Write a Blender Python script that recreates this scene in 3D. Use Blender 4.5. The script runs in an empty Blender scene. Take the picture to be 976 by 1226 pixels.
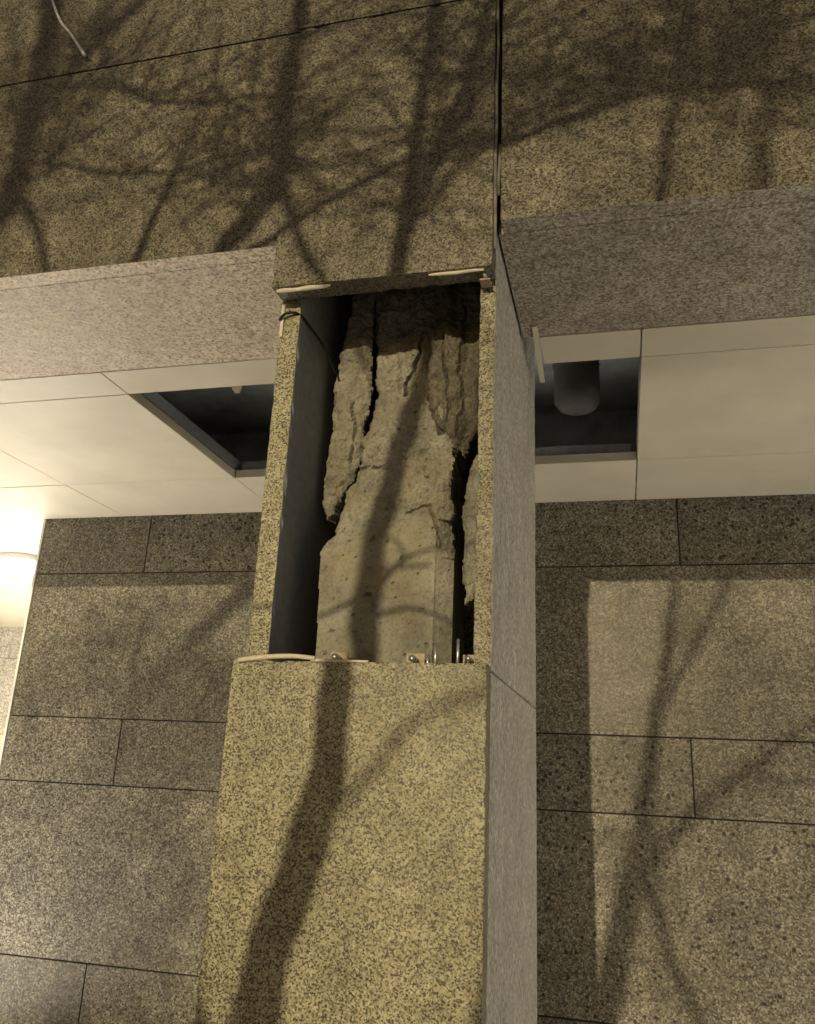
import bpy, bmesh, math, random
from mathutils import Vector, noise, Matrix
random.seed(7)
scene = bpy.context.scene
col = scene.collection

# ------------------------------------------------------------------ camera
cam_data = bpy.data.cameras.new('camera')
cam = bpy.data.objects.new('camera', cam_data)
col.objects.link(cam)
YAW, PIT, ROL = math.radians(-14.8926), math.radians(18.1368), math.radians(2.7033)
fw = Vector((math.sin(YAW) * math.cos(PIT), math.cos(YAW) * math.cos(PIT), math.sin(PIT)))
rt = Vector((math.cos(YAW), -math.sin(YAW), 0))
up = rt.cross(fw)
r2 = rt * math.cos(ROL) + up * math.sin(ROL)
u2 = -rt * math.sin(ROL) + up * math.cos(ROL)
cam.matrix_world = Matrix(((r2.x, u2.x, -fw.x, 0.0), (r2.y, u2.y, -fw.y, -2.4),
                           (r2.z, u2.z, -fw.z, 1.728), (0, 0, 0, 1)))
cam_data.sensor_fit = 'HORIZONTAL'
cam_data.sensor_width = 36.0
cam_data.lens = 37.02
cam_data.shift_x = 0.0035
cam_data.shift_y = -0.0163
cam_data.clip_start = 0.05
cam_data.clip_end = 500
scene.camera = cam

# ------------------------------------------------------------------ world, sun, exposure
LX, LZ = 0.0565, -0.178                       # the light travels along (LX, 1, LZ)
LDIR = Vector((LX, 1.0, LZ)).normalized()
world = bpy.data.worlds.new('World')
scene.world = world
world.use_nodes = True
wn = world.node_tree.nodes
sky = wn.new('ShaderNodeTexSky')
sky.sky_type = 'NISHITA'
sky.sun_disc = False
sky.sun_elevation = math.radians(10.1)
sky.sun_rotation = math.radians(183.2)
sky.dust_density = 3.0
world.node_tree.links.new(sky.outputs['Color'], wn['Background'].inputs['Color'])
wn['Background'].inputs['Strength'].default_value = 0.036

sun_data = bpy.data.lights.new('sun', 'SUN')
sun_data.energy = 2.35
sun_data.angle = math.radians(0.42)
sun_data.color = (1.0, 0.85, 0.52)
sun = bpy.data.objects.new('sun', sun_data)
col.objects.link(sun)
sun.rotation_euler = LDIR.to_track_quat('-Z', 'Y').to_euler()
sun.location = (-0.6, -12, 6)

LAMP_POWER = 3000.0                            # the canopy lamps under the soffit, one in view and one assumed
scene.view_settings.view_transform = 'Standard'
scene.view_settings.look = 'None'
scene.view_settings.gamma = 1.0
scene.view_settings.use_curve_mapping = False
scene.view_settings.exposure = 0.0
scene.render.engine = 'CYCLES'
scene.cycles.max_bounces = 5

# ------------------------------------------------------------------ materials
def new_mat(name):
    m = bpy.data.materials.new(name)
    m.use_nodes = True
    nt = m.node_tree
    return m, nt, nt.nodes, nt.links, nt.nodes['Principled BSDF']

def coords(n, l):
    """world position shifted by a random amount for each stone"""
    g = n.new('ShaderNodeNewGeometry')
    oi = n.new('ShaderNodeObjectInfo')
    mul = n.new('ShaderNodeVectorMath'); mul.operation = 'SCALE'
    mul.inputs[0].default_value = (13.1, 7.7, 9.3)
    l.new(oi.outputs['Random'], mul.inputs['Scale'])
    add = n.new('ShaderNodeVectorMath')
    l.new(g.outputs['Position'], add.inputs[0]); l.new(mul.outputs[0], add.inputs[1])
    return add.outputs[0], oi.outputs['Random']

def ramp(n, stops, interp='LINEAR'):
    r = n.new('ShaderNodeValToRGB')
    r.color_ramp.interpolation = interp
    e = r.color_ramp.elements
    while len(e) < len(stops):
        e.new(0.5)
    for k, (p, c) in enumerate(stops):
        e[k].position = p
        e[k].color = (c[0], c[1], c[2], 1) if not isinstance(c, (int, float)) else (c, c, c, 1)
    return r

def noise_tex(n, l, vec, scale, detail=3.0, rough=0.55):
    t = n.new('ShaderNodeTexNoise')
    t.inputs['Scale'].default_value = scale
    t.inputs['Detail'].default_value = detail
    t.inputs['Roughness'].default_value = rough
    l.new(vec, t.inputs['Vector'])
    return t

def mix(n, l, fac, a, b, mode='MIX'):
    m = n.new('ShaderNodeMix'); m.data_type = 'RGBA'; m.blend_type = mode
    for s, v in ((m.inputs[0], fac), (m.inputs[6], a), (m.inputs[7], b)):
        if hasattr(v, 'is_linked'):
            l.new(v, s)
        elif isinstance(v, (int, float)):
            s.default_value = v
        else:
            s.default_value = (v[0], v[1], v[2], 1)
    return m.outputs[2]

def granite(name, stops, grain, spots=None, blotch=((0.82,) * 3, (1.12,) * 3), rough=0.5, bump=0.25, vary=0.10, streak=0.08):
    m, nt, n, l, b = new_mat(name)
    vec, rnd = coords(n, l)
    # irregular mineral grains
    wob = noise_tex(n, l, vec, grain * 1.3, 0.0)
    sc = n.new('ShaderNodeVectorMath'); sc.operation = 'MULTIPLY_ADD'
    l.new(wob.outputs['Color'], sc.inputs[0])
    sc.inputs[1].default_value = (0.55 / grain,) * 3
    l.new(vec, sc.inputs[2])
    v = n.new('ShaderNodeTexVoronoi')
    v.inputs['Scale'].default_value = grain
    l.new(sc.outputs[0], v.inputs['Vector'])
    sep = n.new('ShaderNodeSeparateColor')
    l.new(v.outputs['Color'], sep.inputs[0])
    fine = noise_tex(n, l, vec, grain * 2.6, 1.0)
    add = n.new('ShaderNodeMath'); add.operation = 'MULTIPLY_ADD'
    l.new(fine.outputs['Fac'], add.inputs[0]); add.inputs[1].default_value = 0.30
    l.new(sep.outputs[0], add.inputs[2])
    sub = n.new('ShaderNodeMath'); sub.operation = 'SUBTRACT'
    l.new(add.outputs[0], sub.inputs[0]); sub.inputs[1].default_value = 0.15
    r = ramp(n, stops)
    l.new(sub.outputs[0], r.inputs[0])
    c = r.outputs['Color']
    if spots:                                  # larger dark inclusions
        size, amount, colr = spots
        v2 = n.new('ShaderNodeTexVoronoi')
        v2.inputs['Scale'].default_value = size
        l.new(sc.outputs[0], v2.inputs['Vector'])
        s2 = n.new('ShaderNodeSeparateColor')
        l.new(v2.outputs['Color'], s2.inputs[0])
        rad = n.new('ShaderNodeMath'); rad.operation = 'MULTIPLY'
        l.new(s2.outputs[1], rad.inputs[0]); rad.inputs[1].default_value = amount
        cmp_ = n.new('ShaderNodeMath'); cmp_.operation = 'SUBTRACT'
        l.new(rad.outputs[0], cmp_.inputs[0]); l.new(v2.outputs['Distance'], cmp_.inputs[1])
        rr = ramp(n, [(0.0, 0.0), (0.05, 1.0)])
        l.new(cmp_.outputs[0], rr.inputs[0])
        mul2 = n.new('ShaderNodeMath'); mul2.operation = 'MULTIPLY'
        l.new(rr.outputs['Color'], mul2.inputs[0]); mul2.inputs[1].default_value = 0.93
        c = mix(n, l, mul2.outputs[0], c, colr)
    # clouds of tone, each stone a shade of its own
    bl = noise_tex(n, l, vec, 3.2, 3.0, 0.65)
    rb = ramp(n, [(0.3, blotch[0]), (0.7, blotch[1])])
    l.new(bl.outputs['Fac'], rb.inputs[0])
    c = mix(n, l, 1.0, c, rb.outputs['Color'], 'MULTIPLY')
    b2 = noise_tex(n, l, vec, 17.0, 2.0, 0.6)
    rb2 = ramp(n, [(0.3, (0.86, 0.85, 0.82)), (0.7, (1.10, 1.10, 1.08))])
    l.new(b2.outputs['Fac'], rb2.inputs[0])
    c = mix(n, l, 1.0, c, rb2.outputs['Color'], 'MULTIPLY')
    sv = n.new('ShaderNodeVectorMath'); sv.operation = 'MULTIPLY'     # water runs down the stone
    sv.inputs[1].default_value = (11.0, 11.0, 0.9); l.new(vec, sv.inputs[0])
    st = noise_tex(n, l, sv.outputs[0], 1.0, 3.0, 0.6)
    rst = ramp(n, [(0.42, 1.0), (0.68, 1.0 - streak)]); l.new(st.outputs['Fac'], rst.inputs[0])
    c = mix(n, l, 1.0, c, rst.outputs['Color'], 'MULTIPLY')
    rv = ramp(n, [(0.0, 1.0 - vary), (1.0, 1.0 + vary)])
    l.new(rnd, rv.inputs[0])
    c = mix(n, l, 1.0, c, rv.outputs['Color'], 'MULTIPLY')
    l.new(c, b.inputs['Base Color'])
    rr = ramp(n, [(0.0, rough - 0.12), (1.0, rough + 0.15)])
    l.new(sub.outputs[0], rr.inputs[0])
    l.new(rr.outputs['Color'], b.inputs['Roughness'])
    bp = n.new('ShaderNodeBump')
    bp.inputs['Strength'].default_value = bump
    bp.inputs['Distance'].default_value = 0.002
    l.new(fine.outputs['Fac'], bp.inputs['Height'])
    l.new(bp.outputs[0], b.inputs['Normal'])
    b.inputs['Specular IOR Level'].default_value = 0.3
    return m

def plain(name, colr, rough=0.6, var=0.15, scale=12.0, metal=0.0, bump=0.1):
    m, nt, n, l, b = new_mat(name)
    vec, rnd = coords(n, l)
    t = noise_tex(n, l, vec, scale, 3.0, 0.6)
    lo = [x * (1 - var) for x in colr]; hi = [min(1, x * (1 + var)) for x in colr]
    r = ramp(n, [(0.3, lo), (0.7, hi)])
    l.new(t.outputs['Fac'], r.inputs[0])
    l.new(r.outputs['Color'], b.inputs['Base Color'])
    b.inputs['Roughness'].default_value = rough
    b.inputs['Metallic'].default_value = metal
    b.inputs['Specular IOR Level'].default_value = 0.3
    bp = n.new('ShaderNodeBump'); bp.inputs['Strength'].default_value = bump
    bp.inputs['Distance'].default_value = 0.003
    l.new(t.outputs['Fac'], bp.inputs['Height']); l.new(bp.outputs[0], b.inputs['Normal'])
    return m

def concrete(name, lo, mid, hi, stain=(0.29, 0.22, 0.115)):
    m, nt, n, l, b = new_mat(name)
    vec, rnd = coords(n, l)
    a = noise_tex(n, l, vec, 7.0, 6.0, 0.65)
    r = ramp(n, [(0.30, lo), (0.50, mid), (0.72, hi)])
    l.new(a.outputs['Fac'], r.inputs[0])
    sp = noise_tex(n, l, vec, 90.0, 3.0, 0.6)
    rs = ramp(n, [(0.28, 0.55), (0.45, 1.0), (0.75, 1.12)])
    l.new(sp.outputs['Fac'], rs.inputs[0])
    c = mix(n, l, 1.0, r.outputs['Color'], rs.outputs['Color'], 'MULTIPLY')
    # ochre staining in patches
    st = noise_tex(n, l, vec, 4.2, 3.0)
    rst = ramp(n, [(0.55, 0.0), (0.72, 0.4)])
    l.new(st.outputs['Fac'], rst.inputs[0])
    c = mix(n, l, rst.outputs['Color'], c, stain)
    dk = noise_tex(n, l, vec, 21.0, 4.0, 0.7)
    rdk = ramp(n, [(0.60, 0.0), (0.72, 0.6)]); l.new(dk.outputs['Fac'], rdk.inputs[0])
    c = mix(n, l, rdk.outputs['Color'], c, (0.085, 0.075, 0.06))
    ag = n.new('ShaderNodeTexVoronoi'); ag.inputs['Scale'].default_value = 75.0
    l.new(vec, ag.inputs['Vector'])
    ra = ramp(n, [(0.10, 0.45), (0.22, 0.0)]); l.new(ag.outputs['Distance'], ra.inputs[0])
    c = mix(n, l, ra.outputs['Color'], c, (0.16, 0.15, 0.13))
    l.new(c, b.inputs['Base Color'])
    b.inputs['Roughness'].default_value = 0.9
    b.inputs['Specular IOR Level'].default_value = 0.15
    bp = n.new('ShaderNodeBump'); bp.inputs['Strength'].default_value = 0.9
    bp.inputs['Distance'].default_value = 0.009
    mb = noise_tex(n, l, vec, 45.0, 6.0, 0.65)
    l.new(mb.outputs['Fac'], bp.inputs['Height']); l.new(bp.outputs[0], b.inputs['Normal'])
    return m

M = {}
M['column_stone'] = granite('granite_yellow', [(0.0, (0.05, 0.045, 0.032)), (0.20, (0.135, 0.115, 0.074)), (0.36, (0.29, 0.25, 0.16)),
                                               (0.66, (0.40, 0.355, 0.235)), (1.0, (0.56, 0.515, 0.38))], 225.0,
                            spots=(85.0, 0.36, (0.05, 0.044, 0.034)), rough=0.45, streak=0.16, blotch=((0.74, 0.75, 0.72), (1.14, 1.14, 1.16)))
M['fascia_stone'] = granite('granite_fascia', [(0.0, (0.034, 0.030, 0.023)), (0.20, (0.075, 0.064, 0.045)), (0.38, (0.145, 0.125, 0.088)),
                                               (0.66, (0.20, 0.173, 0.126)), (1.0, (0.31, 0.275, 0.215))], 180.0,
                            spots=(80.0, 0.30, (0.035, 0.031, 0.024)), rough=0.45, vary=0.08, streak=0.22)  # same granite as the column, dimmer light put into a darker tone
M['soffit_brown'] = granite('granite_soffit_brown', [(0.0, (0.12, 0.098, 0.075)), (0.25, (0.235, 0.20, 0.155)), (0.5, (0.33, 0.285, 0.225)),
                                             (0.75, (0.42, 0.37, 0.30)), (1.0, (0.54, 0.49, 0.42))], 130.0, rough=0.6, blotch=((0.82,) * 3, (1.1,) * 3), streak=0.1)
M['soffit_stone'] = granite('granite_pink', [(0.0, (0.27, 0.205, 0.14)), (0.25, (0.51, 0.415, 0.305)), (0.5, (0.66, 0.555, 0.42)),
                                             (0.75, (0.74, 0.635, 0.50)), (1.0, (0.82, 0.74, 0.62))], 105.0, rough=0.6, blotch=((0.9,) * 3, (1.06,) * 3))
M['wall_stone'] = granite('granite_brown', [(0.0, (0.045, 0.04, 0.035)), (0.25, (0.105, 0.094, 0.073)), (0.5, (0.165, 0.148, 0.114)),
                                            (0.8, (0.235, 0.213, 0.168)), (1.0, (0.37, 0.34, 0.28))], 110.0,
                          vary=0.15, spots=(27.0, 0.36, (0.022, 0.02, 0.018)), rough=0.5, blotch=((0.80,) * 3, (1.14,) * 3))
M['side_stone'] = granite('granite_grey', [(0.0, (0.27, 0.245, 0.195)), (0.3, (0.47, 0.435, 0.365)), (0.6, (0.62, 0.58, 0.495)),
                                           (1.0, (0.80, 0.76, 0.66))], 85.0, rough=0.5, blotch=((0.86,) * 3, (1.06,) * 3), vary=0.03)  # grey raised to stand in for light on the column's side
M['sawn_back'] = plain('sawn_granite_back', (0.34, 0.35, 0.36), 0.8, 0.12, 30.0)
M['concrete'] = concrete('spalled_concrete', (0.175, 0.162, 0.130), (0.285, 0.266, 0.215), (0.40, 0.378, 0.312))
M['shaded'] = concrete('shaded_concrete', (0.085, 0.074, 0.058), (0.155, 0.137, 0.108), (0.235, 0.21, 0.165), (0.13, 0.11, 0.08))  # concrete darkened, shade put into the colour of the upper-right shell
M['slab_concrete'] = plain('slab_concrete', (0.36, 0.38, 0.41), 0.9, 0.3, 4.0)
M['mortar'] = plain('joint_mortar', (0.045, 0.04, 0.034), 0.95, 0.35, 25.0)
M['backing'] = plain('backing_block', (0.13, 0.125, 0.12), 0.95, 0.2, 8.0)
M['panel'] = plain('beige_painted_metal', (0.62, 0.56, 0.44), 0.48, 0.07, 2.3, bump=0.25)
M['rail'] = plain('galvanised_steel', (0.42, 0.44, 0.47), 0.45, 0.15, 30.0, metal=0.6)
M['foam'] = plain('pale_sealant', (0.66, 0.60, 0.46), 0.8, 0.12, 60.0, bump=0.4)
M['grey_sealant'] = plain('grey_sealant', (0.20, 0.19, 0.165), 0.7, 0.25, 50.0, bump=0.4)
M['white'] = plain('white_trim', (0.74, 0.73, 0.70), 0.4, 0.04, 9.0)
M['steel'] = plain('bright_steel', (0.62, 0.60, 0.55), 0.35, 0.1, 60.0, metal=0.8)
M['rust'] = plain('dull_bracket_steel', (0.30, 0.25, 0.19), 0.6, 0.3, 80.0, metal=0.4)
M['cable'] = plain('black_rubber', (0.012, 0.012, 0.013), 0.5, 0.2, 40.0)
M['pipe'] = plain('grey_pipe_lagging', (0.075, 0.072, 0.068), 0.85, 0.15, 14.0, bump=0.3)
M['bark'] = plain('bark', (0.09, 0.072, 0.055), 0.95, 0.4, 22.0, bump=0.8)
M['paving'] = granite('paving', [(0.0, (0.16, 0.15, 0.135)), (0.4, (0.46, 0.44, 0.405)), (1.0, (0.60, 0.575, 0.53))], 60.0, rough=0.6)
M['asphalt'] = plain('asphalt', (0.05, 0.05, 0.052), 0.9, 0.25, 40.0)

def emitter(name, colr, s):
    m, nt, n, l, b = new_mat(name)
    b.inputs['Base Color'].default_value = (0.8, 0.8, 0.78, 1)
    b.inputs['Emission Color'].default_value = (*colr, 1)
    b.inputs['Emission Strength'].default_value = s
    return m
M['lens'] = emitter('lit_lens', (1.0, 0.99, 0.96), 60.0)

# ------------------------------------------------------------------ builders
def link(name, me, parent=None, loc=(0, 0, 0)):
    o = bpy.data.objects.new(name, me)
    col.objects.link(o)
    o.parent = parent
    o.location = loc
    return o

def tag(o, label=None, cat=None, group=None, kind=None):
    if label: o['label'] = label
    if cat: o['category'] = cat
    if group: o['group'] = group
    if kind: o['kind'] = kind
    return o

def thing(name, loc, label, cat, group=None):
    return tag(link(name, None, None, loc), label, cat, group)

def mesh_of(name, bm, mat, smooth=False):
    me = bpy.data.meshes.new(name)
    bm.to_mesh(me); bm.free()
    me.materials.append(mat)
    if smooth:
        for p in me.polygons: p.use_smooth = True
    return me

BOXES = {}
def box_mesh(name, dx, dy, dz, mat, bev, seg=2):
    key = (round(dx, 4), round(dy, 4), round(dz, 4), mat.name, bev)
    if key not in BOXES:
        bm = bmesh.new()
        bmesh.ops.create_cube(bm, size=1.0)
        for v in bm.verts:
            v.co = Vector((v.co.x * dx, v.co.y * dy, v.co.z * dz))
        if bev:
            bmesh.ops.bevel(bm, geom=bm.edges[:], offset=bev, segments=seg, affect='EDGES', profile=0.6)
        BOXES[key] = mesh_of(name, bm, mat)
    return BOXES[key]

def box(name, parent, x0, x1, y0, y1, z0, z1, mat, bev=0.004, tilt=0.0):
    me = box_mesh(name, x1 - x0, y1 - y0, z1 - z0, mat, bev)
    c = Vector(((x0 + x1) / 2, (y0 + y1) / 2, (z0 + z1) / 2))
    if parent is not None:
        q = parent
        while q is not None:
            c = c - Vector(q.location); q = q.parent
    o = link(name, me, parent, c)
    if tilt:
        o.rotation_euler = (random.uniform(-tilt, tilt), random.uniform(-tilt, tilt) * 0.3, random.uniform(-tilt, tilt))
    return o

def chip(o, amount):
    """wear the arrises of a stone: small chips and waves along its edges"""
    me = o.data.copy(); o.data = me
    bm = bmesh.new(); bm.from_mesh(me)
    long_edges = [e for e in bm.edges if e.calc_length() > 0.2]
    if long_edges:
        bmesh.ops.subdivide_edges(bm, edges=long_edges, cuts=70, use_grid_fill=True)
    lo = Vector([min(v.co[k] for v in bm.verts) for k in range(3)]); hi = Vector([max(v.co[k] for v in bm.verts) for k in range(3)])
    for v in bm.verts:
        d = [min(v.co[k] - lo[k], hi[k] - v.co[k]) for k in range(3)]
        n2 = sorted(d)[1]
        if n2 > 0.008: continue                                   # only along the edges
        q = v.co + Vector(o.location) * 3.1
        a = max(0.0, noise.noise(q * 23) - 0.12) * 1.6 + max(0.0, noise.noise(q * 70) - 0.2) * 0.6 + 0.10 * abs(noise.noise(q * 8))
        for k in range(3):
            if d[k] < 0.008:
                v.co[k] += (1 if v.co[k] - lo[k] < hi[k] - v.co[k] else -1) * amount * a
    bm.to_mesh(me); bm.free()

def tube_bm(bm, pts, sides=8, cap=True):
    """tapered tube through (Vector, radius) points"""
    rings = []
    ref = Vector((0.31, 0.87, 0.39))
    for i, (p, r) in enumerate(pts):
        a = pts[max(i - 1, 0)][0]; c = pts[min(i + 1, len(pts) - 1)][0]
        t = (c - a).normalized()
        s = t.cross(ref)
        if s.length < 1e-3: s = t.cross(Vector((1, 0, 0)))
        s.normalize(); w = t.cross(s)
        rings.append([bm.verts.new(p + (s * math.cos(k * 2 * math.pi / sides) + w * math.sin(k * 2 * math.pi / sides)) * r) for k in range(sides)])
    for i in range(len(rings) - 1):
        for k in range(sides):
            bm.faces.new((rings[i][k], rings[i][(k + 1) % sides], rings[i + 1][(k + 1) % sides], rings[i + 1][k]))
    if cap:
        bm.faces.new(rings[0][::-1]); bm.faces.new(rings[-1])

def smooth_path(pts, sub=4):
    out = []
    n = len(pts)
    for i in range(n - 1):
        p0 = pts[max(i - 1, 0)]; p1 = pts[i]; p2 = pts[i + 1]; p3 = pts[min(i + 2, n - 1)]
        for k in range(sub):
            t = k / sub
            q = 0.5 * ((2 * p1[0]) + (p2[0] - p0[0]) * t + (2 * p0[0] - 5 * p1[0] + 4 * p2[0] - p3[0]) * t * t + (-p0[0] + 3 * p1[0] - 3 * p2[0] + p3[0]) * t ** 3)
            out.append((q, p1[1] + (p2[1] - p1[1]) * t))
    out.append(pts[-1])
    return out

def tube(name, parent, pts, mat, sides=8, sub=4, rel=True):
    """pts: (x, y, z, r) in world coordinates"""
    off = Vector((0, 0, 0)); q = parent
    while q is not None:
        off += Vector(q.location); q = q.parent
    bm = bmesh.new()
    P = [(Vector(p[:3]) - off, p[3]) for p in pts]
    tube_bm(bm, smooth_path(P, sub) if sub > 1 else P, sides)
    bmesh.ops.recalc_face_normals(bm, faces=bm.faces[:])
    return link(name, mesh_of(name, bm, mat, True), parent)

# ------------------------------------------------------------------ dimensions (metres, street level z = 0)
SOF = 3.530            # underside of the canopy
WALL = 3.111           # front of the wall under the canopy
CL, CR = -1.162, -0.372    # column sides
OP0, OP1 = 2.037, 3.346    # the opening in the column's cladding
TH = 0.080             # thickness of the front stones
J = 0.004              # half a joint

# ------------------------------------------------------------------ ground
def sheet(name, x0, x1, y0, y1, z, mat):
    bm = bmesh.new()
    bm.faces.new([bm.verts.new(v) for v in ((x0, y0, z), (x1, y0, z), (x1, y1, z), (x0, y1, z))])
    return tag(link(name, mesh_of(name, bm, mat)), kind='structure')
sheet('ground', -150, 150, -150, 150, -0.006, M['asphalt'])
sheet('pavement', -40, 40, -12, 12, 0.0, M['paving'])

# ------------------------------------------------------------------ slab over the canopy
for nm, ya, yb in (('void_back_reflector', WALL - 0.06, WALL - 0.005), ('void_front_reflector', 0.31, 0.36)):  # pale linings added to bounce light inside the ceiling void
    tag(box(nm, None, -4.4, 6, ya, yb, SOF + 0.09, 4.155, M['slab_concrete'], 0), kind='structure')
slab = tag(box('floor_slab', None, -14, 9, 0.20, 9.0, 4.16, 4.5, M['slab_concrete'], 0), kind='structure')

# ------------------------------------------------------------------ fascia over the canopy
fas = thing('fascia_wall', (0, 0.1, SOF), 'speckled granite fascia above the soffit, toned darker for dimmer light, crossed by branch shadows', 'wall')
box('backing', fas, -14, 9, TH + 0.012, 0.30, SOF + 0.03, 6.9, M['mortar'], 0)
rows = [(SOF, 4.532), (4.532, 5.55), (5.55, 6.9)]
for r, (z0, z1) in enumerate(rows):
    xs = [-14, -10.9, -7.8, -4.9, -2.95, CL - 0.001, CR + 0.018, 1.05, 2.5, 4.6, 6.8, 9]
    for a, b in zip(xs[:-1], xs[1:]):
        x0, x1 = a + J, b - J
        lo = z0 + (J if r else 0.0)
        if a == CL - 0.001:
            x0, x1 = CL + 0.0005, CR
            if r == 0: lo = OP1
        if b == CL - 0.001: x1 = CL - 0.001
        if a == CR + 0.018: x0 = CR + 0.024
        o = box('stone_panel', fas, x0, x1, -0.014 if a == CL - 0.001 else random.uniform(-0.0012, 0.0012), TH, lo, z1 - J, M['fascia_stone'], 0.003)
        if r == 0 and a == CL - 0.001: chip(o, 0.005)
        if r == 0 and a != CL - 0.001 and len(o.data.materials) < 2:      # paler cut underside
            o.data.materials.append(M['soffit_stone' if b < 0 else 'soffit_brown'])
            for p in o.data.polygons:
                if p.normal.z < -0.9: p.material_index = 1
# torn sealant hanging in the open seam
tube('joint_sealant', fas, [(CR + 0.006, 0.02, 6.6, 0.006), (CR + 0.004, 0.014, 5.4, 0.007), (CR + 0.007, 0.012, 4.75, 0.006), (CR + 0.004, 0.006, 4.5, 0.007),
                            (CR + 0.008, 0.012, 4.3, 0.005), (CR + 0.004, 0.004, 4.1, 0.007), (CR + 0.006, 0.008, 3.95, 0.006), (CR + 0.003, 0.002, 3.8, 0.008),
                            (CR + 0.005, 0.004, 3.6, 0.007), (CR + 0.006, 0.006, 3.42, 0.006)], M['grey_sealant'], 6, 5)
tube('joint_sealant', fas, [(CR + 0.017, 0.02, 3.86, 0.006), (CR + 0.018, 0.012, 3.78, 0.007), (CR + 0.014, 0.01, 3.70, 0.008), (CR + 0.016, 0.014, 3.64, 0.005)], M['grey_sealant'], 6, 4)

# ------------------------------------------------------------------ ceiling under the canopy: granite strip and painted panels
ceil = tag(link('ceiling', None, None, (0, 0.1, SOF)), kind='structure')
for a, b in ((-14, -11), (-11, -8), (-8, -5.4), (-5.4, -3.3), (-3.3, CL - 0.004), (CL, CR), (CR + 0.004, 1.6), (1.6, 3.6), (3.6, 6), (6, 9)):
    if a == CL: continue
    box('soffit_stone', ceil, a + 0.003, b - 0.003, TH + 0.006, 0.824, SOF + 0.003, SOF + 0.05, M['soffit_stone' if b < 0 else 'soffit_brown'], 0.003)
XP = [-2.432 + 1.28 * k for k in range(-9, 9)]          # joints every 1.28 m: ..., -2.432, -1.152, 0.128, ...
YR = [0.824, 1.076, 2.360, WALL]
def ceiling_panel(x0, x1, y0, y1, dz=0.0):
    box('ceiling_panel', ceil, x0 + 0.003, x1 - 0.003, y0 + 0.003, y1 - 0.003, SOF + dz, SOF + 0.055 + dz, M['panel'], 0.0025, 0.0016)
for i in range(len(XP) - 1):
    for r in range(3):
        if r == 1 and (abs(XP[i] + 2.432) < 0.01 or abs(XP[i] + 1.152) < 0.01):
            continue                                            # the two panels that have been taken down
        x0, x1 = XP[i], XP[i + 1]
        if abs(x0 + 1.152) < 0.01 and r == 0:
            x0 = CR + 0.075
        ceiling_panel(x0, x1, YR[r], YR[r + 1], random.uniform(-0.0008, 0.0008))
    if XP[i + 1] < -4.4 or XP[i] < -4.42:                       # the passage beside the wall
        ys = [WALL, 4.39, 5.67, 6.95, 8.24]
        for a, b in zip(ys[:-1], ys[1:]):
            ceiling_panel(XP[i], min(XP[i + 1], -4.424), a, b)
# rails the panels hung from
for x in (-2.432 - 0.022, 0.128 + 0.022):
    s = 1 if x < 0 else -1
    box('carrier_rail', ceil, x - 0.02, x + 0.02, 1.0, 2.5, SOF + 0.062, SOF + 0.135, M['rail'], 0.003)
    box('carrier_rail', ceil, x - 0.045 * s - 0.03, x - 0.045 * s + 0.03, 1.0, 2.5, SOF + 0.14, SOF + 0.155, M['rail'], 0.002)
box('carrier_rail', ceil, -2.40, 0.10, 2.385, 2.42, SOF + 0.062, SOF + 0.12, M['rail'], 0.003)
box('carrier_rail', ceil, -2.40, CL - 0.01, 1.03, 1.06, SOF + 0.062, SOF + 0.12, M['rail'], 0.003)
box('carrier_rail', ceil, CR + 0.08, 0.10, 1.03, 1.06, SOF + 0.062, SOF + 0.12, M['rail'], 0.003)
tube('hanger_rod', ceil, [(-2.30, 1.25, SOF + 0.15, 0.006), (-2.30, 1.25, 4.16, 0.006)], M['rail'], 6, 1)
box('ceiling_joist', ceil, -2.9, CL - 0.02, 1.52, 1.58, SOF + 0.42, SOF + 0.52, M['rail'], 0.004)
box('ceiling_joist', ceil, -1.62, -1.56, 1.0, 2.9, SOF + 0.30, SOF + 0.40, M['rail'], 0.004)
# bent clip left on the edge of the front row
bm = bmesh.new()
for i, (a, b) in enumerate([((-1.862, -1.794), 0.0), ((-1.855, -1.802), -0.05), ((-1.842, -1.815), -0.085)]):
    for x in a:
        for y in (0.0, 0.006):
            bm.verts.new((x, 1.079 + y + 0.012 * i, SOF + 0.03 + b * 0.6))
bm.verts.ensure_lookup_table()
for i in range(2):
    v = bm.verts[i * 4:(i + 2) * 4]
    for f in ((0, 2, 6, 4), (1, 5, 7, 3), (0, 4, 5, 1), (2, 3, 7, 6)):
        bm.faces.new([v[k] for k in f])
link('hanging_clip', mesh_of('hanging_clip', bm, M['panel']), ceil, -Vector(ceil.location))
for x, y0, x1, y1, dz in ((-2.25, 1.2, -1.3, 2.2, 0.34), (-2.1, 2.3, -1.25, 1.5, 0.40)):
    tube('loose_cable', ceil, [(x, y0, 4.16, 0.006), (x * 0.8 + x1 * 0.2, y0 * 0.8 + y1 * 0.2, SOF + dz, 0.006), (x * 0.4 + x1 * 0.6, y0 * 0.4 + y1 * 0.6, SOF + dz - 0.06, 0.006), (x1, y1, 4.16, 0.006)], M['rail'], 6, 5)
# loose edge trim beside the column
t = box('edge_trim', ceil, -0.322, -0.300, 0.72, 1.225, SOF - 0.014, SOF - 0.002, M['panel'], 0.002)
t.rotation_euler = (math.radians(-1.2), 0, math.radians(1.5))

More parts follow.
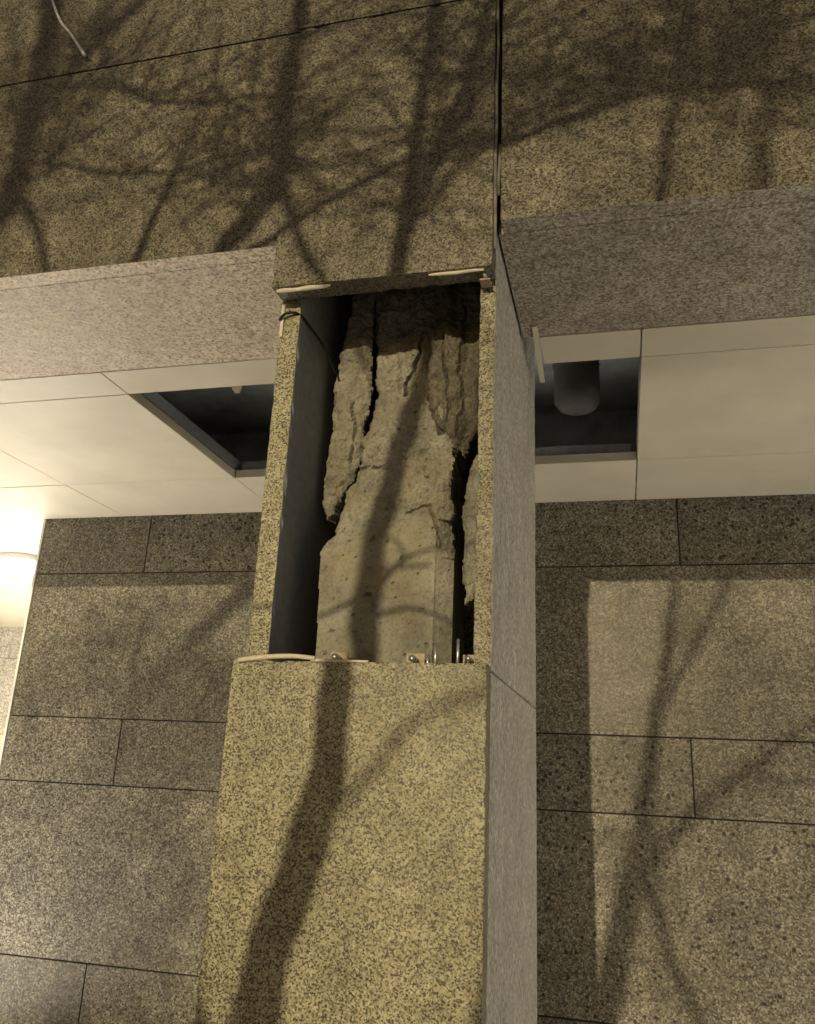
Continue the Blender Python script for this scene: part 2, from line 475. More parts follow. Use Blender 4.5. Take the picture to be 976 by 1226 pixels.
# ------------------------------------------------------------------ wall under the canopy
def stone_wall(name, label, x0, x1, y, zs, short_x, tall_x, mat, cat='wall', depth=0.03, core=0.3):
    w = thing(name, ((x0 + x1) / 2, y + 0.05, 0), label, cat)
    box('wall_core', w, x0 + 0.001, x1 - 0.001, y + 0.012, y + core, 0, SOF + 0.5, M['mortar'], 0)
    for i in range(len(zs) - 1):
        z0, z1 = zs[i], zs[i + 1]
        js = [x0] + [x for x in (short_x if (z1 - z0) < 0.8 else tall_x) if x0 < x < x1] + [x1]
        for a, b in zip(js[:-1], js[1:]):
            dy = random.uniform(-0.0012, 0.0012)
            box('stone_panel', w, a + 0.0045, b - 0.0045, y + dy, y + depth, z0 + 0.0045, z1 - 0.0045, mat, 0.002)
    return w
ZS = [0.0, 0.448, 1.556, 2.008, 3.080, SOF + 0.08]
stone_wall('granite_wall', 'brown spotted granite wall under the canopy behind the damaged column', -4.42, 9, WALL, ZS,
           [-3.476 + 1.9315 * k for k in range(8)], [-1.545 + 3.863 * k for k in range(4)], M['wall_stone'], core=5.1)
stone_wall('passage_wall', 'pale granite wall at the far end of the passage past the lamp', -14, -4.42, 8.24, ZS,
           [-12.6 + 1.93 * k for k in range(5)], [-11.6 + 1.93 * k for k in range(5)], M['side_stone'])
tr = thing('corner_trim', (-4.43, WALL, 0), 'white metal trim on the left corner of the brown granite wall', 'trim')
box('front_flange', tr, -4.438, -4.418, WALL - 0.006, WALL - 0.003, 0, SOF - 0.002, M['white'], 0)
box('side_flange', tr, -4.438, -4.430, WALL - 0.003, WALL + 0.06, 0, SOF - 0.002, M['white'], 0)

# ------------------------------------------------------------------ the damaged column
colm = thing('clad_column', ((CL + CR) / 2, 0.7, 0), 'yellow granite clad column with one front stone missing and broken concrete inside', 'column')
box('front_panel', colm, CL, CR, 0, TH, 0, 0.95, M['column_stone'], 0.004)
chip(box('front_panel', colm, CL, CR, 0.0008, TH, 0.957, OP0, M['column_stone'], 0.004), 0.0045)
for nm, x0, x1, mat in (('side_panel', CL + 0.004, CL + 0.078, M['column_stone']), ('side_panel', CR - 0.056, CR - 0.002, M['side_stone'])):
    box(nm, colm, x0, x1, TH + 0.006, 1.44, 0, OP0 - 0.014, mat, 0.004)
    o = box(nm, colm, x0, x1, TH + 0.006, 1.44, OP0 - 0.008, 4.15, mat, 0.004)
    o.data.materials.append(M['sawn_back'])
    for p in o.data.polygons:                    # the hidden back of each stone is sawn, not faced
        if p.normal.x * (1 if x0 < -0.8 else -1) > 0.9: p.material_index = 1
        if mat == M['side_stone'] and p.normal.y < -0.9: p.material_index = 2
    o.data.materials.append(M['column_stone'])
    chip(o, 0.007)
# yellow front edges of the side stones, seen in the opening
box('back_panel', colm, CL + 0.08, CR - 0.058, 1.38, 1.437, 0, 4.15, M['column_stone'], 0.003)
box('mortar_bed', colm, CL + 0.08, CR - 0.058, TH + 0.003, 0.30, 1.90, OP0 - 0.012, M['concrete'], 0.004)

def noisev(x, z, s, seed):
    return noise.noise(Vector((x * s + seed, z * s - seed * 1.7, seed * 0.37)))
def fbm(x, z, s, seed, o=4):
    return noise.fractal(Vector((x * s + seed, z * s - seed * 1.7, seed * 0.37)), 0.9, 2.1, o)
def inside(poly, x, z):
    c = False; j = len(poly) - 1
    for i in range(len(poly)):
        xi, zi = poly[i]; xj, zj = poly[j]
        if (zi > z) != (zj > z) and x < (xj - xi) * (z - zi) / (zj - zi) + xi: c = not c
        j = i
    return c
def seg_dist(x, z, a, b):
    dx, dz = b[0] - a[0], b[1] - a[1]
    t = max(0, min(1, ((x - a[0]) * dx + (z - a[1]) * dz) / (dx * dx + dz * dz + 1e-12)))
    return math.hypot(x - a[0] - t * dx, z - a[1] - t * dz)
def broken(name, parent, poly, depth, thick, h, seed, jag=0.02, roundness=0.03, clean=None, cracks=(), mat='concrete'):
    """a broken lump: polygon in the facade plane, displaced front, solid to the back"""
    xs = [p[0] for p in poly]; zs = [p[1] for p in poly]
    x0, x1, z0, z1 = min(xs) - jag, max(xs) + jag, min(zs) - jag, max(zs) + jag
    nx, nz = int((x1 - x0) / h) + 1, int((z1 - z0) / h) + 1
    edges = [(poly[i], poly[(i + 1) % len(poly)]) for i in range(len(poly))]
    off = Vector((0, 0, 0)); q = parent
    while q is not None:
        off += Vector(q.location); q = q.parent
    keep = {}; co = {}; xc = (min(xs) + max(xs)) / 2
    for j in range(nz):
        for i in range(nx):
            x, z = x0 + i * h, z0 + j * h
            k = 1.0 if clean is None else clean(x, z)
            px = x + jag * k * (fbm(x, z, 14, seed, 4) * 0.8)
            pz = z + jag * k * (fbm(x, z, 12, seed + 9, 4) * 0.8)
            if not inside(poly, px, pz): continue
            d = min(seg_dist(px, pz, a, b) for a, b in edges)
            y = depth(x, z) + roundness * k * math.exp(-d / 0.013)
            for path, wid, dep in cracks:
                dd = min(seg_dist(x + 0.012 * noisev(x, z, 25, seed), z + 0.012 * noisev(x, z, 25, seed + 3), a, b) for a, b in zip(path[:-1], path[1:]))
                if dd < wid * 2: y += dep * max(0, 1 - (dd / wid) ** 2) if dd < wid else 0
            keep[(i, j)] = 1; co[(i, j)] = (x, y, z)
    bm = bmesh.new(); F = {}; B = {}
    def vf(k):
        if k not in F:
            F[k] = bm.verts.new(Vector(co[k]) - off)
            B[k] = bm.verts.new(Vector((co[k][0] + (xc - co[k][0]) * 0.22, depth(*[co[k][0], co[k][2]]) + thick, co[k][2])) - off)
        return F[k]
    cells = [(i, j) for (i, j) in keep if (i + 1, j) in keep and (i, j + 1) in keep and (i + 1, j + 1) in keep]
    cs = set(cells)
    for (i, j) in cells:
        q = ((i, j), (i + 1, j), (i + 1, j + 1), (i, j + 1))
        for k in q: vf(k)
        bm.faces.new([F[k] for k in q]); bm.faces.new([B[k] for k in q[::-1]])
        for nb, a, b in (((i, j - 1), q[0], q[1]), ((i + 1, j), q[1], q[2]), ((i, j + 1), q[2], q[3]), ((i - 1, j), q[3], q[0])):
            if nb not in cs: bm.faces.new((F[b], F[a], B[a], B[b]))
    return link(name, mesh_of(name, bm, M[mat], False), parent)

def lerp_table(tab, v):
    if v <= tab[0][0]: return tab[0][1]
    for (a, ya), (b, yb) in zip(tab[:-1], tab[1:]):
        if v <= b:
            t = (v - a) / (b - a); t = t * t * (3 - 2 * t)
            return ya + (yb - ya) * t
    return tab[-1][1]
def rough_at(x, z):          # 0 on the smooth cast face below, 1 on the fractured concrete above
    return max(0.0, min(1.0, (z - 2.47 + 0.10 * noisev(x, z, 6, 5) + (0.25 if x > -0.66 and z > 2.42 else 0.0) * (x + 0.66) * 8) / 0.16))
def core_depth(x, z):
    y = lerp_table([(2.45, 0.250), (2.62, 0.272), (2.80, 0.305), (2.95, 0.350), (3.12, 0.398), (3.3, 0.405)], z + 0.05 * noisev(x, z, 5, 2))
    if z < 2.55 and x > -0.588: y += (x + 0.588) * 0.9 + 0.004
    r = rough_at(x, z)
    q = noise.noise(Vector((x * 13, z * 8, 2.2))) + 0.5 * noise.noise(Vector((x * 31, z * 19, 5.2)))
    y += r * (0.018 * fbm(x, z, 10, 1, 6) + 0.020 * abs(noisev(x, z, 11, 8)) + 0.006 * math.floor(q * 3.2) / 3.2 - 0.008) + r * 0.0075 * fbm(x, z, 42, 6, 4) + (1 - r) * (0.0022 * fbm(x, z, 16, 4, 4) + 0.0012 * fbm(x, z, 60, 7, 3))
    # casting pits
    p = noise.noise(Vector((x * 52, z * 70, 12.0))) + 0.25 * noisev(x, z, 150, 14)
    if p > 0.58: y += (p - 0.58) * 0.045
    p = noise.noise(Vector((x * 19, z * 26, 31.0))) + 0.3 * noisev(x, z, 60, 15)
    if p > 0.62: y += min(0.02, (p - 0.62) * 0.12)
    # upright ribs and hollows in the spalled top
    if z > 2.95: y += 0.050 * max(0, noise.noise(Vector((x * 17, z * 3.2, 4.4))) - 0.05) * min(1, (z - 2.95) / 0.1)
    # step along a lift line of the casting
    if z > 2.775 and x < -0.74: y += 0.006
    return y
core = broken('concrete_core', colm, [(-0.985, 1.80), (-0.987, 2.10), (-1.0, 2.448), (-0.962, 2.507), (-0.955, 2.583), (-0.909, 2.721), (-0.900, 2.80), (-0.905, 2.90),
                               (-0.887, 3.076), (-0.898, 3.255), (-0.924, 3.62), (-0.571, 3.62), (-0.568, 3.05), (-0.562, 2.80), (-0.536, 2.615), (-0.534, 2.353), (-0.535, 1.80)],
              core_depth, 0.5, 0.0045, 3.0, 0.022, 0.03, clean=lambda x, z: max(0.05, min(1, (z - 2.42) / 0.1)),
              cracks=[([(-0.70, 3.33), (-0.715, 3.24), (-0.76, 3.15), (-0.765, 3.10)], 0.008, 0.04), ([(-0.93, 2.765), (-0.80, 2.768)], 0.005, 0.02),
                      ([(-0.66, 3.06), (-0.625, 2.97), (-0.60, 2.90)], 0.012, 0.05), ([(-0.70, 2.58), (-0.62, 2.60), (-0.585, 2.52), (-0.575, 2.46)], 0.007, 0.016)])
tag(core, 'broken beige concrete core, smooth below and crumbled above')
def slab_depth(x, z):
    q = noise.noise(Vector((x * 15, z * 9, 3.2))) + 0.5 * noise.noise(Vector((x * 33, z * 21, 7.2)))
    return 0.352 + 0.005 * math.floor(q * 3) / 3 + 0.02 * fbm(x, z, 8, 21, 6) + 0.008 * fbm(x, z, 42, 23, 4) + 0.018 * abs(noisev(x, z, 13, 22)) - 0.25 * max(0, x + 0.93) * 0.2 + 0.10 * max(0, x + 0.925)
s1 = broken('loose_shell', core, [(-1.056, 2.666), (-1.042, 2.63), (-1.024, 2.590), (-0.971, 2.688), (-0.942, 2.746), (-0.915, 2.84), (-0.897, 2.915), (-0.882, 3.064), (-0.897, 3.234),
                                  (-0.905, 3.62), (-0.968, 3.62), (-1.01, 3.383), (-1.031, 3.246), (-1.037, 3.149), (-1.036, 2.968), (-1.051, 2.80)],
            slab_depth, 0.075, 0.005, 31.0, 0.016, 0.03, cracks=[([(-0.955, 3.05), (-0.935, 2.93), (-0.95, 2.82)], 0.006, 0.02)])
def ur_depth(x, z):
    rib = noise.noise(Vector((x * 26, z * 3.5, 9.1)))
    q = noise.noise(Vector((x * 21, z * 8, 13.2))) + 0.5 * noise.noise(Vector((x * 43, z * 21, 17.2)))
    return 0.335 + 0.007 * math.floor(q * 3) / 3 + 0.034 * rib + 0.024 * fbm(x, z, 9, 41, 6) + 0.009 * fbm(x, z, 42, 43, 4) + 0.03 * max(0, (-0.60 - x)) * 3
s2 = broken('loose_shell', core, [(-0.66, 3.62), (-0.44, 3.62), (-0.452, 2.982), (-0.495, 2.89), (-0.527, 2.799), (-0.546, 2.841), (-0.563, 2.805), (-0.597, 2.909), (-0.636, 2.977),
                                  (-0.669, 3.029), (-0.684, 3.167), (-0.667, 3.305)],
            ur_depth, 0.09, 0.005, 47.0, 0.022, 0.03, cracks=[([(-0.60, 3.3), (-0.59, 3.1), (-0.575, 2.95)], 0.007, 0.022), ([(-0.52, 3.45), (-0.545, 3.2), (-0.53, 3.02), (-0.54, 2.88)], 0.005, 0.02)], mat='shaded')
def rs_depth(x, z):
    return 0.30 + 0.016 * fbm(x, z, 10, 61, 5) + 0.008 * fbm(x, z, 42, 63, 4) + 0.03 * max(0, -0.49 - x) * 6
s3 = broken('loose_shell', core, [(-0.514, 2.627), (-0.497, 2.749), (-0.46, 2.809), (-0.434, 2.82), (-0.434, 2.35), (-0.462, 2.33), (-0.471, 2.29), (-0.484, 2.272), (-0.497, 2.262), (-0.510, 2.334), (-0.512, 2.507)],
            rs_depth, 0.07, 0.005, 71.0, 0.012, 0.025)

# rims, pins and brackets left where the stone was
tube('sealant_strip', colm, [(-1.140, -0.006, 2.036, 0.0075), (-1.044, -0.010, 2.046, 0.008), (-0.963, -0.012, 2.049, 0.0075), (-0.890, -0.008, 2.044, 0.007)], M['foam'], 6, 5)
tube('sealant_strip', colm, [(-0.905, -0.004, 2.039, 0.005), (-0.803, -0.004, 2.038, 0.0045), (-0.725, -0.002, 2.037, 0.004)], M['foam'], 6, 5)
tube('sealant_strip', colm, [(-1.146, 0.002, OP1 - 0.007, 0.005), (-1.12, 0.001, OP1 - 0.006, 0.0085), (-1.07, 0.003, OP1 - 0.007, 0.007), (-1.02, 0.0, OP1 - 0.006, 0.009), (-0.975, 0.003, OP1 - 0.005, 0.0075), (-0.945, 0.002, OP1 - 0.004, 0.004)], M['foam'], 7, 4)
tube('sealant_strip', colm, [(-0.592, 0.003, OP1 - 0.003, 0.003), (-0.56, 0.001, OP1 - 0.004, 0.006), (-0.50, 0.002, OP1 - 0.005, 0.0068), (-0.45, 0.0, OP1 - 0.004, 0.0058), (-0.402, 0.002, OP1 - 0.004, 0.004)], M['foam'], 7, 4)
box('sealant_strip', colm, CL + 0.006, CL + 0.018, TH - 0.002, TH + 0.005, 3.20, 3.335, M['foam'], 0.002)
for x, h in ((-0.533, 0.062), (-0.466, 0.075), (-0.556, 0.028)):
    tube('dowel_pin', colm, [(x, 0.04, OP0 - 0.02, 0.0045), (x + 0.001, 0.04, OP0 + h, 0.0045)], M['steel'], 8, 1)
def bracket(x, y, z, s=1.0):
    b = box('anchor_bracket', colm, x - 0.03 * s, x + 0.03 * s, y, y + 0.05, z, z + 0.006, M['rust'], 0.001)
    o = box('upright', b, x - 0.03 * s, x + 0.03 * s, y + 0.044, y + 0.05, z + 0.006, z + 0.05 * s, M['rust'], 0.001)
    tube('bolt', b, [(x, y - 0.006, z + 0.028 * s, 0.011 * s), (x, y + 0.042, z + 0.028 * s, 0.011 * s)], M['steel'], 6, 1)
    return b
bracket(-0.445, 0.10, OP0 + 0.004, 0.8)
bracket(-0.880, 0.14, OP0 + 0.004, 1.0)
bracket(-0.628, 0.14, OP0 + 0.002, 1.0)
bracket(-0.402, 0.022, OP1 - 0.03, 0.6)

# ------------------------------------------------------------------ small things
cb = tube('black_cable', None, [(CL + 0.004, 0.074, 3.265, 0.0045), (CL + 0.03, 0.066, 3.286, 0.005), (-1.09, 0.085, 3.290, 0.005), (-1.07, 0.16, 3.275, 0.005),
                                (-1.045, 0.26, 3.235, 0.005), (-1.02, 0.33, 3.16, 0.005)], M['cable'])
tag(cb, 'black cable hooked over the left jamb at the top of the opening', 'cable')
wr = tube('metal_wire', None, [(-2.47, -0.006, 5.20, 0.004), (-2.405, -0.02, 5.018, 0.006), (-2.311, -0.03, 4.826, 0.006), (-2.225, -0.03, 4.712, 0.006), (-2.140, -0.028, 4.587, 0.008)], M['white'])
tag(wr, 'thin pale wire dangling across the fascia at the upper left corner', 'wire')
pp = thing('drain_pipe', (-0.19, 1.93, SOF + 0.14), 'grey lagged pipe above the open ceiling bay right of the column', 'pipe')
bm = bmesh.new()
prof = [(0.0, 0.0), (0.06, 0.004), (0.10, 0.018), (0.122, 0.05), (0.126, 0.10), (0.125, 0.30), (0.128, 0.31), (0.128, 0.34), (0.124, 0.35), (0.124, 0.485)]
ring = []
for r, z in prof:
    ring.append([bm.verts.new((max(r, 0.0005) * math.cos(k * math.pi / 16), max(r, 0.0005) * math.sin(k * math.pi / 16), z)) for k in range(32)])
for a, b in zip(ring[:-1], ring[1:]):
    for k in range(32): bm.faces.new((a[k], a[(k + 1) % 32], b[(k + 1) % 32], b[k]))
link('lagging', mesh_of('lagging', bm, M['pipe'], True), pp)
tube('tie_wire', pp, [(-0.19 + 0.13 * math.cos(a * 0.5), 1.93 + 0.13 * math.sin(a * 0.5), SOF + 0.42 + 0.01 * math.sin(a), 0.003) for a in range(13)], M['cable'], 5, 2)

# ------------------------------------------------------------------ canopy lamps: left one in view, right one assumed
def canopy_lamp(x, y, power, label):
    t = thing('canopy_lamp', (x, y, SOF), label, 'lamp', 'round lamps under the canopy')
    bm = bmesh.new()
    def lathe(prof, n=40):
        rs = [[bm.verts.new((r * math.cos(k * 2 * math.pi / n), r * math.sin(k * 2 * math.pi / n), z)) for k in range(n)] for r, z in prof]
        for a, b in zip(rs[:-1], rs[1:]):
            for k in range(n): bm.faces.new((a[k], b[k], b[(k + 1) % n], a[(k + 1) % n]))
    lathe([(0.20, -0.001), (0.245, -0.001), (0.25, -0.008), (0.25, -0.045), (0.243, -0.055), (0.222, -0.055), (0.218, -0.05), (0.218, -0.02)])
    link('housing', mesh_of('housing', bm, M['white'], True), t)
    bm = bmesh.new()
    lathe([(0.216, -0.045), (0.21, -0.075), (0.18, -0.105), (0.12, -0.125), (0.05, -0.132), (0.001, -0.133)])
    link('lens', mesh_of('lens', bm, M['lens'], True), t)
    ld = bpy.data.lights.new('lamp_light', 'SPOT')
    ld.spot_size = math.radians(120); ld.spot_blend = 0.6
    ld.energy = power
    ld.color = (0.99, 0.975, 0.95)
    ld.shadow_soft_size = 0.15
    link('lamp_light', ld, t, (0, 0, -0.16))
    return t
canopy_lamp(-5.55, 4.30, LAMP_POWER * 4.6, 'glaring round lamp on the passage ceiling at the left edge')
canopy_lamp(4.608, 1.72, LAMP_POWER * 0.85, 'assumed round lamp out of view further along the canopy, added to light the ceiling and the column side')  # assumed lamp, unseen, added to brighten the ceiling and the column's right side

# ------------------------------------------------------------------ bare trees in the street whose shadows fall on the stone
def P(x, z, y):                                  # a point y metres in front of the fascia on the light's way to (x, z)
    return Vector((x + LX * y, y, z + LZ * y))
def limb(tree, name, pts, y, wob=0.25, sides=10):
    off = Vector(tree.location)
    ph = random.uniform(0, 6)
    out = []
    for i, (x, z, r) in enumerate(pts):
        yy = y + wob * math.sin(ph + z * 1.3)
        out.append((P(x, z, yy) - off, r))
    sp = smooth_path(out, 5)
    sp = [(p + Vector((noise.noise(p * 6), noise.noise(p * 6 + Vector((9, 0, 0))), 0)) * r * 0.5, r * (1 + 0.14 * noise.noise(p * 9))) for p, r in sp]
    bm = bmesh.new(); tube_bm(bm, sp, sides)
    bmesh.ops.recalc_face_normals(bm, faces=bm.faces[:])
    link(name, mesh_of(name, bm, M['bark'], True), tree)
    return sp
def twigs(tree, limbs, count, seed, length=(0.35, 1.0), r0=(0.004, 0.011), zmin=4.3):
    rnd = random.Random(seed)
    bm = bmesh.new()
    off = Vector(tree.location)
    cand = [q for sp in limbs for q in sp if q[0].z + off.z > zmin]
    for _ in range(count):
        p, r = rnd.choice(cand)
        d = Vector((rnd.uniform(-1, 1), rnd.uniform(-0.8, 0.8), rnd.uniform(-0.35, 0.9))).normalized()
        ln = rnd.uniform(*length); rr = rnd.uniform(*r0)
        pts = [(p.copy(), rr)]; q = p.copy()
        for k in range(6):
            d = (d + Vector((rnd.uniform(-1, 1), rnd.uniform(-1, 1), rnd.uniform(-0.7, 1))) * 0.28).normalized()
            q = q + d * ln / 6
            pts.append((q.copy(), rr * (1 - 0.11 * (k + 1))))
        tube_bm(bm, pts, 4, False)
        for _b in range(rnd.randint(1, 4)):
            s, sr = pts[rnd.randint(1, 5)]
            d2 = (d + Vector((rnd.uniform(-1, 1), rnd.uniform(-1, 1), rnd.uniform(-1, 1)))).normalized()
            q2 = s.copy(); sub = [(q2.copy(), sr * 0.7)]
            for k in range(4):
                d2 = (d2 + Vector((rnd.uniform(-1, 1), rnd.uniform(-1, 1), rnd.uniform(-0.8, 0.8))) * 0.3).normalized()
                q2 = q2 + d2 * ln * 0.13
                sub.append((q2.copy(), sr * 0.7 * (1 - 0.15 * (k + 1))))
            tube_bm(bm, sub, 4, False)
            cand2 = sub[-1]
    o = link('crown', mesh_of('crown', bm, M['bark'], True), tree)
    o['kind'] = 'stuff'
G = 'bare street trees outside the view'

def tree(name, x, z, y, label):
    b = P(x, z, y)
    return thing(name, (b.x, b.y, 0), label, 'tree', G)

# leaning tree: the strong shadow across the lower stone and the broken concrete
y = -5.0; g = LZ * -y
t1 = tree('bare_tree', -1.22, g, y, 'leaning bare tree outside the view, its trunk shadow slanting up the column')
L1 = [limb(t1, 'trunk', [(-1.22, g - 0.1, 0.12), (-1.16, 0.0, 0.10), (-1.07, 0.70, 0.078), (-0.996, 1.073, 0.072), (-0.944, 1.27, 0.067), (-0.879, 1.507, 0.064), (-0.835, 1.732, 0.058), (-0.822, 1.896, 0.053),
                         (-0.822, 2.03, 0.050), (-0.831, 2.218, 0.052), (-0.828, 2.447, 0.048), (-0.813, 2.554, 0.047), (-0.765, 2.787, 0.047), (-0.755, 3.01, 0.046), (-0.738, 3.13, 0.045),
                         (-0.691, 3.383, 0.034), (-0.653, 3.905, 0.028), (-0.61, 4.444, 0.026), (-0.58, 5.2, 0.022), (-0.5, 6.2, 0.012)], y, 0.05)]
L1.append(limb(t1, 'limb', [(-0.72, 3.25, 0.022), (-0.688, 3.45, 0.020), (-0.602, 3.776, 0.020), (-0.515, 4.023, 0.019), (-0.428, 4.323, 0.018), (-0.36, 4.7, 0.016), (-0.2, 5.6, 0.010)], y, 0.2))
L1.append(limb(t1, 'limb', [(-0.82, 1.60, 0.018), (-0.709, 1.715, 0.014), (-0.601, 1.855, 0.013), (-0.498, 1.916, 0.012), (-0.424, 1.946, 0.013), (-0.30, 1.97, 0.011), (0.0, 2.1, 0.009)], y - 3.5, 0.1))
for pts in ([(-0.859, 2.289, 0.010), (-0.816, 2.33, 0.009), (-0.734, 2.436, 0.009), (-0.687, 2.468, 0.008), (-0.593, 2.497, 0.007), (-0.45, 2.55, 0.006)],
            [(-0.83, 2.44, 0.008), (-0.77, 2.425, 0.007), (-0.715, 2.43, 0.007), (-0.618, 2.435, 0.006)],
            [(-0.83, 2.42, 0.008), (-0.79, 2.53, 0.006), (-0.74, 2.52, 0.006), (-0.70, 2.45, 0.005)],
            [(-1.20, 2.22, 0.007), (-1.052, 2.251, 0.009), (-0.949, 2.281, 0.010), (-0.86, 2.333, 0.010)],
            [(-0.86, 2.246, 0.010), (-0.759, 2.275, 0.009), (-0.68, 2.290, 0.008), (-0.592, 2.27, 0.007), (-0.47, 2.24, 0.006)]):
    L1.append(limb(t1, 'branch', pts, -3.6 if pts[0][0] > -1.1 else -3.9, 0.02, 6))
twigs(t1, L1[:2], 120, 11, r0=(0.004, 0.011))

# forked tree: shadows on the wall right of the column
y = -7.6; g = LZ * -y
t2 = tree('bare_tree', -0.62, g, y, 'forked bare tree outside the view, shadowing the wall right of the column')
L2 = [limb(t2, 'trunk', [(-0.62, g - 0.1, 0.16), (-0.55, -0.2, 0.125), (-0.44, 0.6, 0.10), (-0.345, 1.0, 0.092), (-0.226, 1.498, 0.085), (-0.117, 1.906, 0.066), (-0.075, 2.186, 0.058), (0.013, 2.672, 0.046), (0.11, 3.132, 0.036),
                         (0.16, 3.45, 0.028), (0.19, 3.661, 0.024), (0.248, 3.996, 0.023), (0.309, 4.353, 0.022), (0.36, 5.0, 0.022), (0.5, 6.0, 0.010)], y, 0.1)]
L2.append(limb(t2, 'limb', [(-0.01, 2.60, 0.034), (0.10, 2.82, 0.030), (0.256, 3.082, 0.028), (0.424, 3.396, 0.025), (0.485, 3.556, 0.024), (0.514, 3.801, 0.017), (0.547, 4.042, 0.016), (0.581, 4.289, 0.015), (0.62, 5.2, 0.012)], y, 0.2))
L2.append(limb(t2, 'limb', [(-0.224, 1.50, 0.055), (-0.10, 1.78, 0.050), (0.002, 1.914, 0.048), (0.249, 2.179, 0.048), (0.542, 2.402, 0.046), (0.739, 2.574, 0.043), (0.911, 2.674, 0.042), (1.5, 3.2, 0.034), (2.3, 4.3, 0.02)], y, 0.2))
L2.append(limb(t2, 'limb', [(0.28, 2.20, 0.022), (0.397, 2.302, 0.020), (0.583, 2.348, 0.018), (0.879, 2.348, 0.016), (1.4, 2.5, 0.010)], y, 0.1))
L2.append(limb(t2, 'limb', [(-0.16, 1.90, 0.034), (-0.12, 1.816, 0.034), (-0.056, 1.673, 0.034), (0.041, 1.334, 0.032), (0.145, 1.134, 0.030), (0.3, 0.75, 0.02)], y, 0.1))
L2.append(limb(t2, 'branch', [(0.2, 3.96, 0.014), (0.405, 4.104, 0.014), (0.533, 4.189, 0.013), (0.7, 4.188, 0.012), (1.2, 4.4, 0.008)], y, 0.1, 6))
L2.append(limb(t2, 'branch', [(0.22, 4.01, 0.012), (0.18, 3.995, 0.010), (-0.047, 4.087, 0.009), (-0.345, 4.123, 0.008), (-0.7, 4.2, 0.006)], y + 1.0, 0.1, 6))
twigs(t2, L2[:3] + L2[5:], 190, 12, r0=(0.004, 0.011), zmin=5.1)

# tree behind: the curved limb on the fascia left of the column
y = -6.0; g = LZ * -y
t3 = tree('bare_tree', -1.05, g, y, 'bare tree outside the view with a crooked limb shadowing the fascia')
L3 = [limb(t3, 'trunk', [(-1.02, g - 0.1, 0.10), (-1.06, 0.0, 0.085), (-1.13, 0.8, 0.060), (-1.19, 1.1, 0.052), (-1.24, 1.4, 0.050), (-1.32, 1.9, 0.048), (-1.42, 2.6, 0.046), (-1.41, 3.2, 0.046), (-1.368, 3.535, 0.044),
                         (-1.296, 3.634, 0.048), (-1.211, 3.789, 0.048), (-1.184, 3.956, 0.044), (-1.177, 4.316, 0.043), (-1.157, 4.698, 0.042), (-1.1, 5.4, 0.03), (-1.0, 6.3, 0.012)], y, 0.1)]
L3.append(limb(t3, 'limb', [(-1.185, 3.88, 0.026), (-1.115, 3.646, 0.024), (-1.034, 3.458, 0.023), (-0.969, 3.365, 0.018), (-0.93, 3.25, 0.010)], y, 0.05))
L3.append(limb(t3, 'limb', [(-1.33, 3.50, 0.016), (-1.172, 3.564, 0.019), (-1.034, 3.653, 0.019), (-0.864, 3.737, 0.018), (-0.65, 3.831, 0.018), (-0.328, 3.857, 0.018), (-0.108, 3.912, 0.017), (0.179, 3.977, 0.016), (0.42, 3.948, 0.014), (0.8, 3.94, 0.010)], y + 1.2, 0.1))
L3.append(limb(t3, 'branch', [(-1.18, 3.96, 0.012), (-1.229, 3.964, 0.011), (-1.435, 3.97, 0.011), (-1.649, 3.933, 0.012), (-1.942, 3.971, 0.012), (-2.266, 4.085, 0.010)], y + 1.2, 0.1, 6))
L3.append(limb(t3, 'branch', [(-1.626, 3.949, 0.018), (-1.681, 3.778, 0.019), (-1.739, 3.555, 0.018), (-1.78, 3.4, 0.012)], y + 1.2, 0.05, 6))
L3.append(limb(t3, 'branch', [(-1.17, 4.22, 0.012), (-1.346, 4.245, 0.011), (-1.604, 4.264, 0.012), (-1.819, 4.313, 0.012), (-1.951, 4.404, 0.010), (-2.2, 4.45, 0.007)], y + 1.2, 0.1, 6))
twigs(t3, L3, 230, 13, length=(0.25, 0.9), r0=(0.004, 0.010), zmin=4.7)

# thick tree at the left
y = -8.5; g = LZ * -y
t4 = tree('bare_tree', -3.35, g, y, 'thick bare tree outside the view shadowing the far left of the fascia')
L4 = [limb(t4, 'trunk', [(-3.75, g - 0.1, 0.17), (-3.75, 0.2, 0.13), (-3.73, 1.2, 0.10), (-3.70, 1.9, 0.085), (-3.60, 2.5, 0.080), (-3.35, 2.95, 0.078), (-2.95, 3.35, 0.075), (-2.58, 3.66, 0.073), (-2.41, 3.84, 0.072),
                         (-2.375, 4.0, 0.070), (-2.374, 4.153, 0.068), (-2.362, 4.529, 0.066), (-2.392, 4.988, 0.06), (-2.3, 5.8, 0.04), (-2.2, 6.9, 0.015)], y, 0.1)]
L4.append(limb(t4, 'limb', [(-2.37, 4.03, 0.022), (-2.356, 3.96, 0.022), (-2.213, 3.718, 0.020), (-2.129, 3.534, 0.017), (-2.06, 3.35, 0.010)], y + 2.0, 0.05))
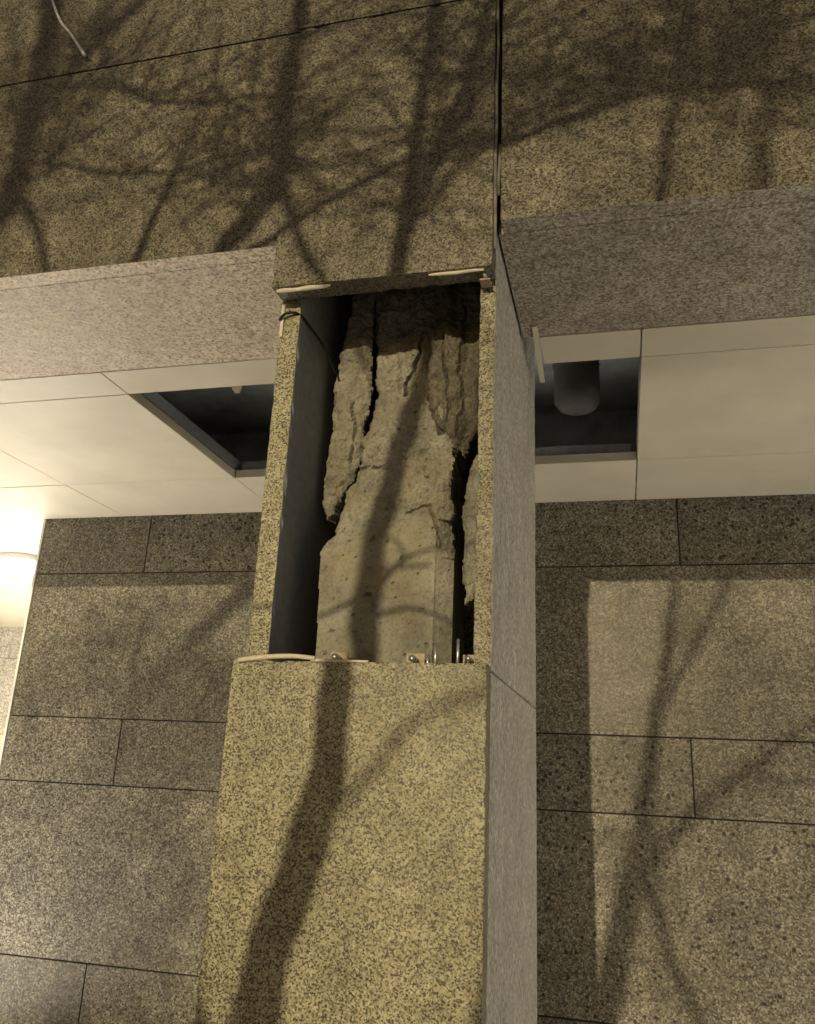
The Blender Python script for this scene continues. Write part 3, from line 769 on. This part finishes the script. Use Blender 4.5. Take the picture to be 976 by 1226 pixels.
L4.append(limb(t4, 'limb', [(-2.37, 4.3, 0.03), (-2.1, 4.7, 0.026), (-1.8, 5.0, 0.022), (-1.5, 5.6, 0.012)], y, 0.2))
twigs(t4, L4, 150, 14, zmin=5.2)

# evergreens added to block light: one keeps the street light off the wall beside the passage, one far back thins it on the right
M['leaf'] = plain('evergreen_leaf', (0.045, 0.075, 0.03), 0.6, 0.3, 20.0)
def evergreen(x0, z0, y, rx, ry, rz, count, seed, label):
    c0 = P(x0, z0, y)
    t = thing('added_evergreen', (c0.x, y, 0), label, 'tree', 'evergreens added outside the view to block light')
    tube('trunk', t, [(c0.x, y, -0.1, 0.11), (c0.x + 0.03, y, c0.z * 0.4, 0.09), (c0.x - 0.02, y + 0.05, c0.z * 0.8, 0.06), (c0.x, y, c0.z + rz * 0.85, 0.015)], M['bark'])
    rnd = random.Random(seed); vs, fs = [], []
    while len(fs) < count:
        a = Vector((rnd.uniform(-1, 1), rnd.uniform(-1, 1), rnd.uniform(-1, 1)))
        if a.length > 1 or noise.noise(a * 2.6) < -0.22: continue
        a *= 1.0 + 0.10 * noise.noise(a * 5)
        c = Vector((a.x * rx, a.y * ry, c0.z + a.z * rz))
        n = Vector((rnd.gauss(0, 1), rnd.gauss(0, 1), rnd.gauss(0, 1))).normalized()
        u = n.orthogonal().normalized(); w = n.cross(u)
        k = len(vs); ln, wd = rnd.uniform(0.05, 0.10), rnd.uniform(0.02, 0.034)
        vs += [c - u * ln * 0.5, c + w * wd * 0.5 + n * 0.006, c + u * ln * 0.5, c - w * wd * 0.5 + n * 0.006]
        fs.append((k, k + 1, k + 2, k + 3))
    me = bpy.data.meshes.new('crown'); me.from_pydata(vs, [], fs); me.materials.append(M['leaf'])
    link('crown', me, t)['kind'] = 'stuff'
evergreen(-3.62, 1.9, -8.0, 1.30, 1.1, 1.55, 14000, 5, 'dense evergreen added outside the view to shade the wall left of the column')
evergreen(1.35, 2.3, -24.0, 1.75, 1.6, 2.3, 15000, 6, 'airy evergreen added far outside the view to thin the light on the right')
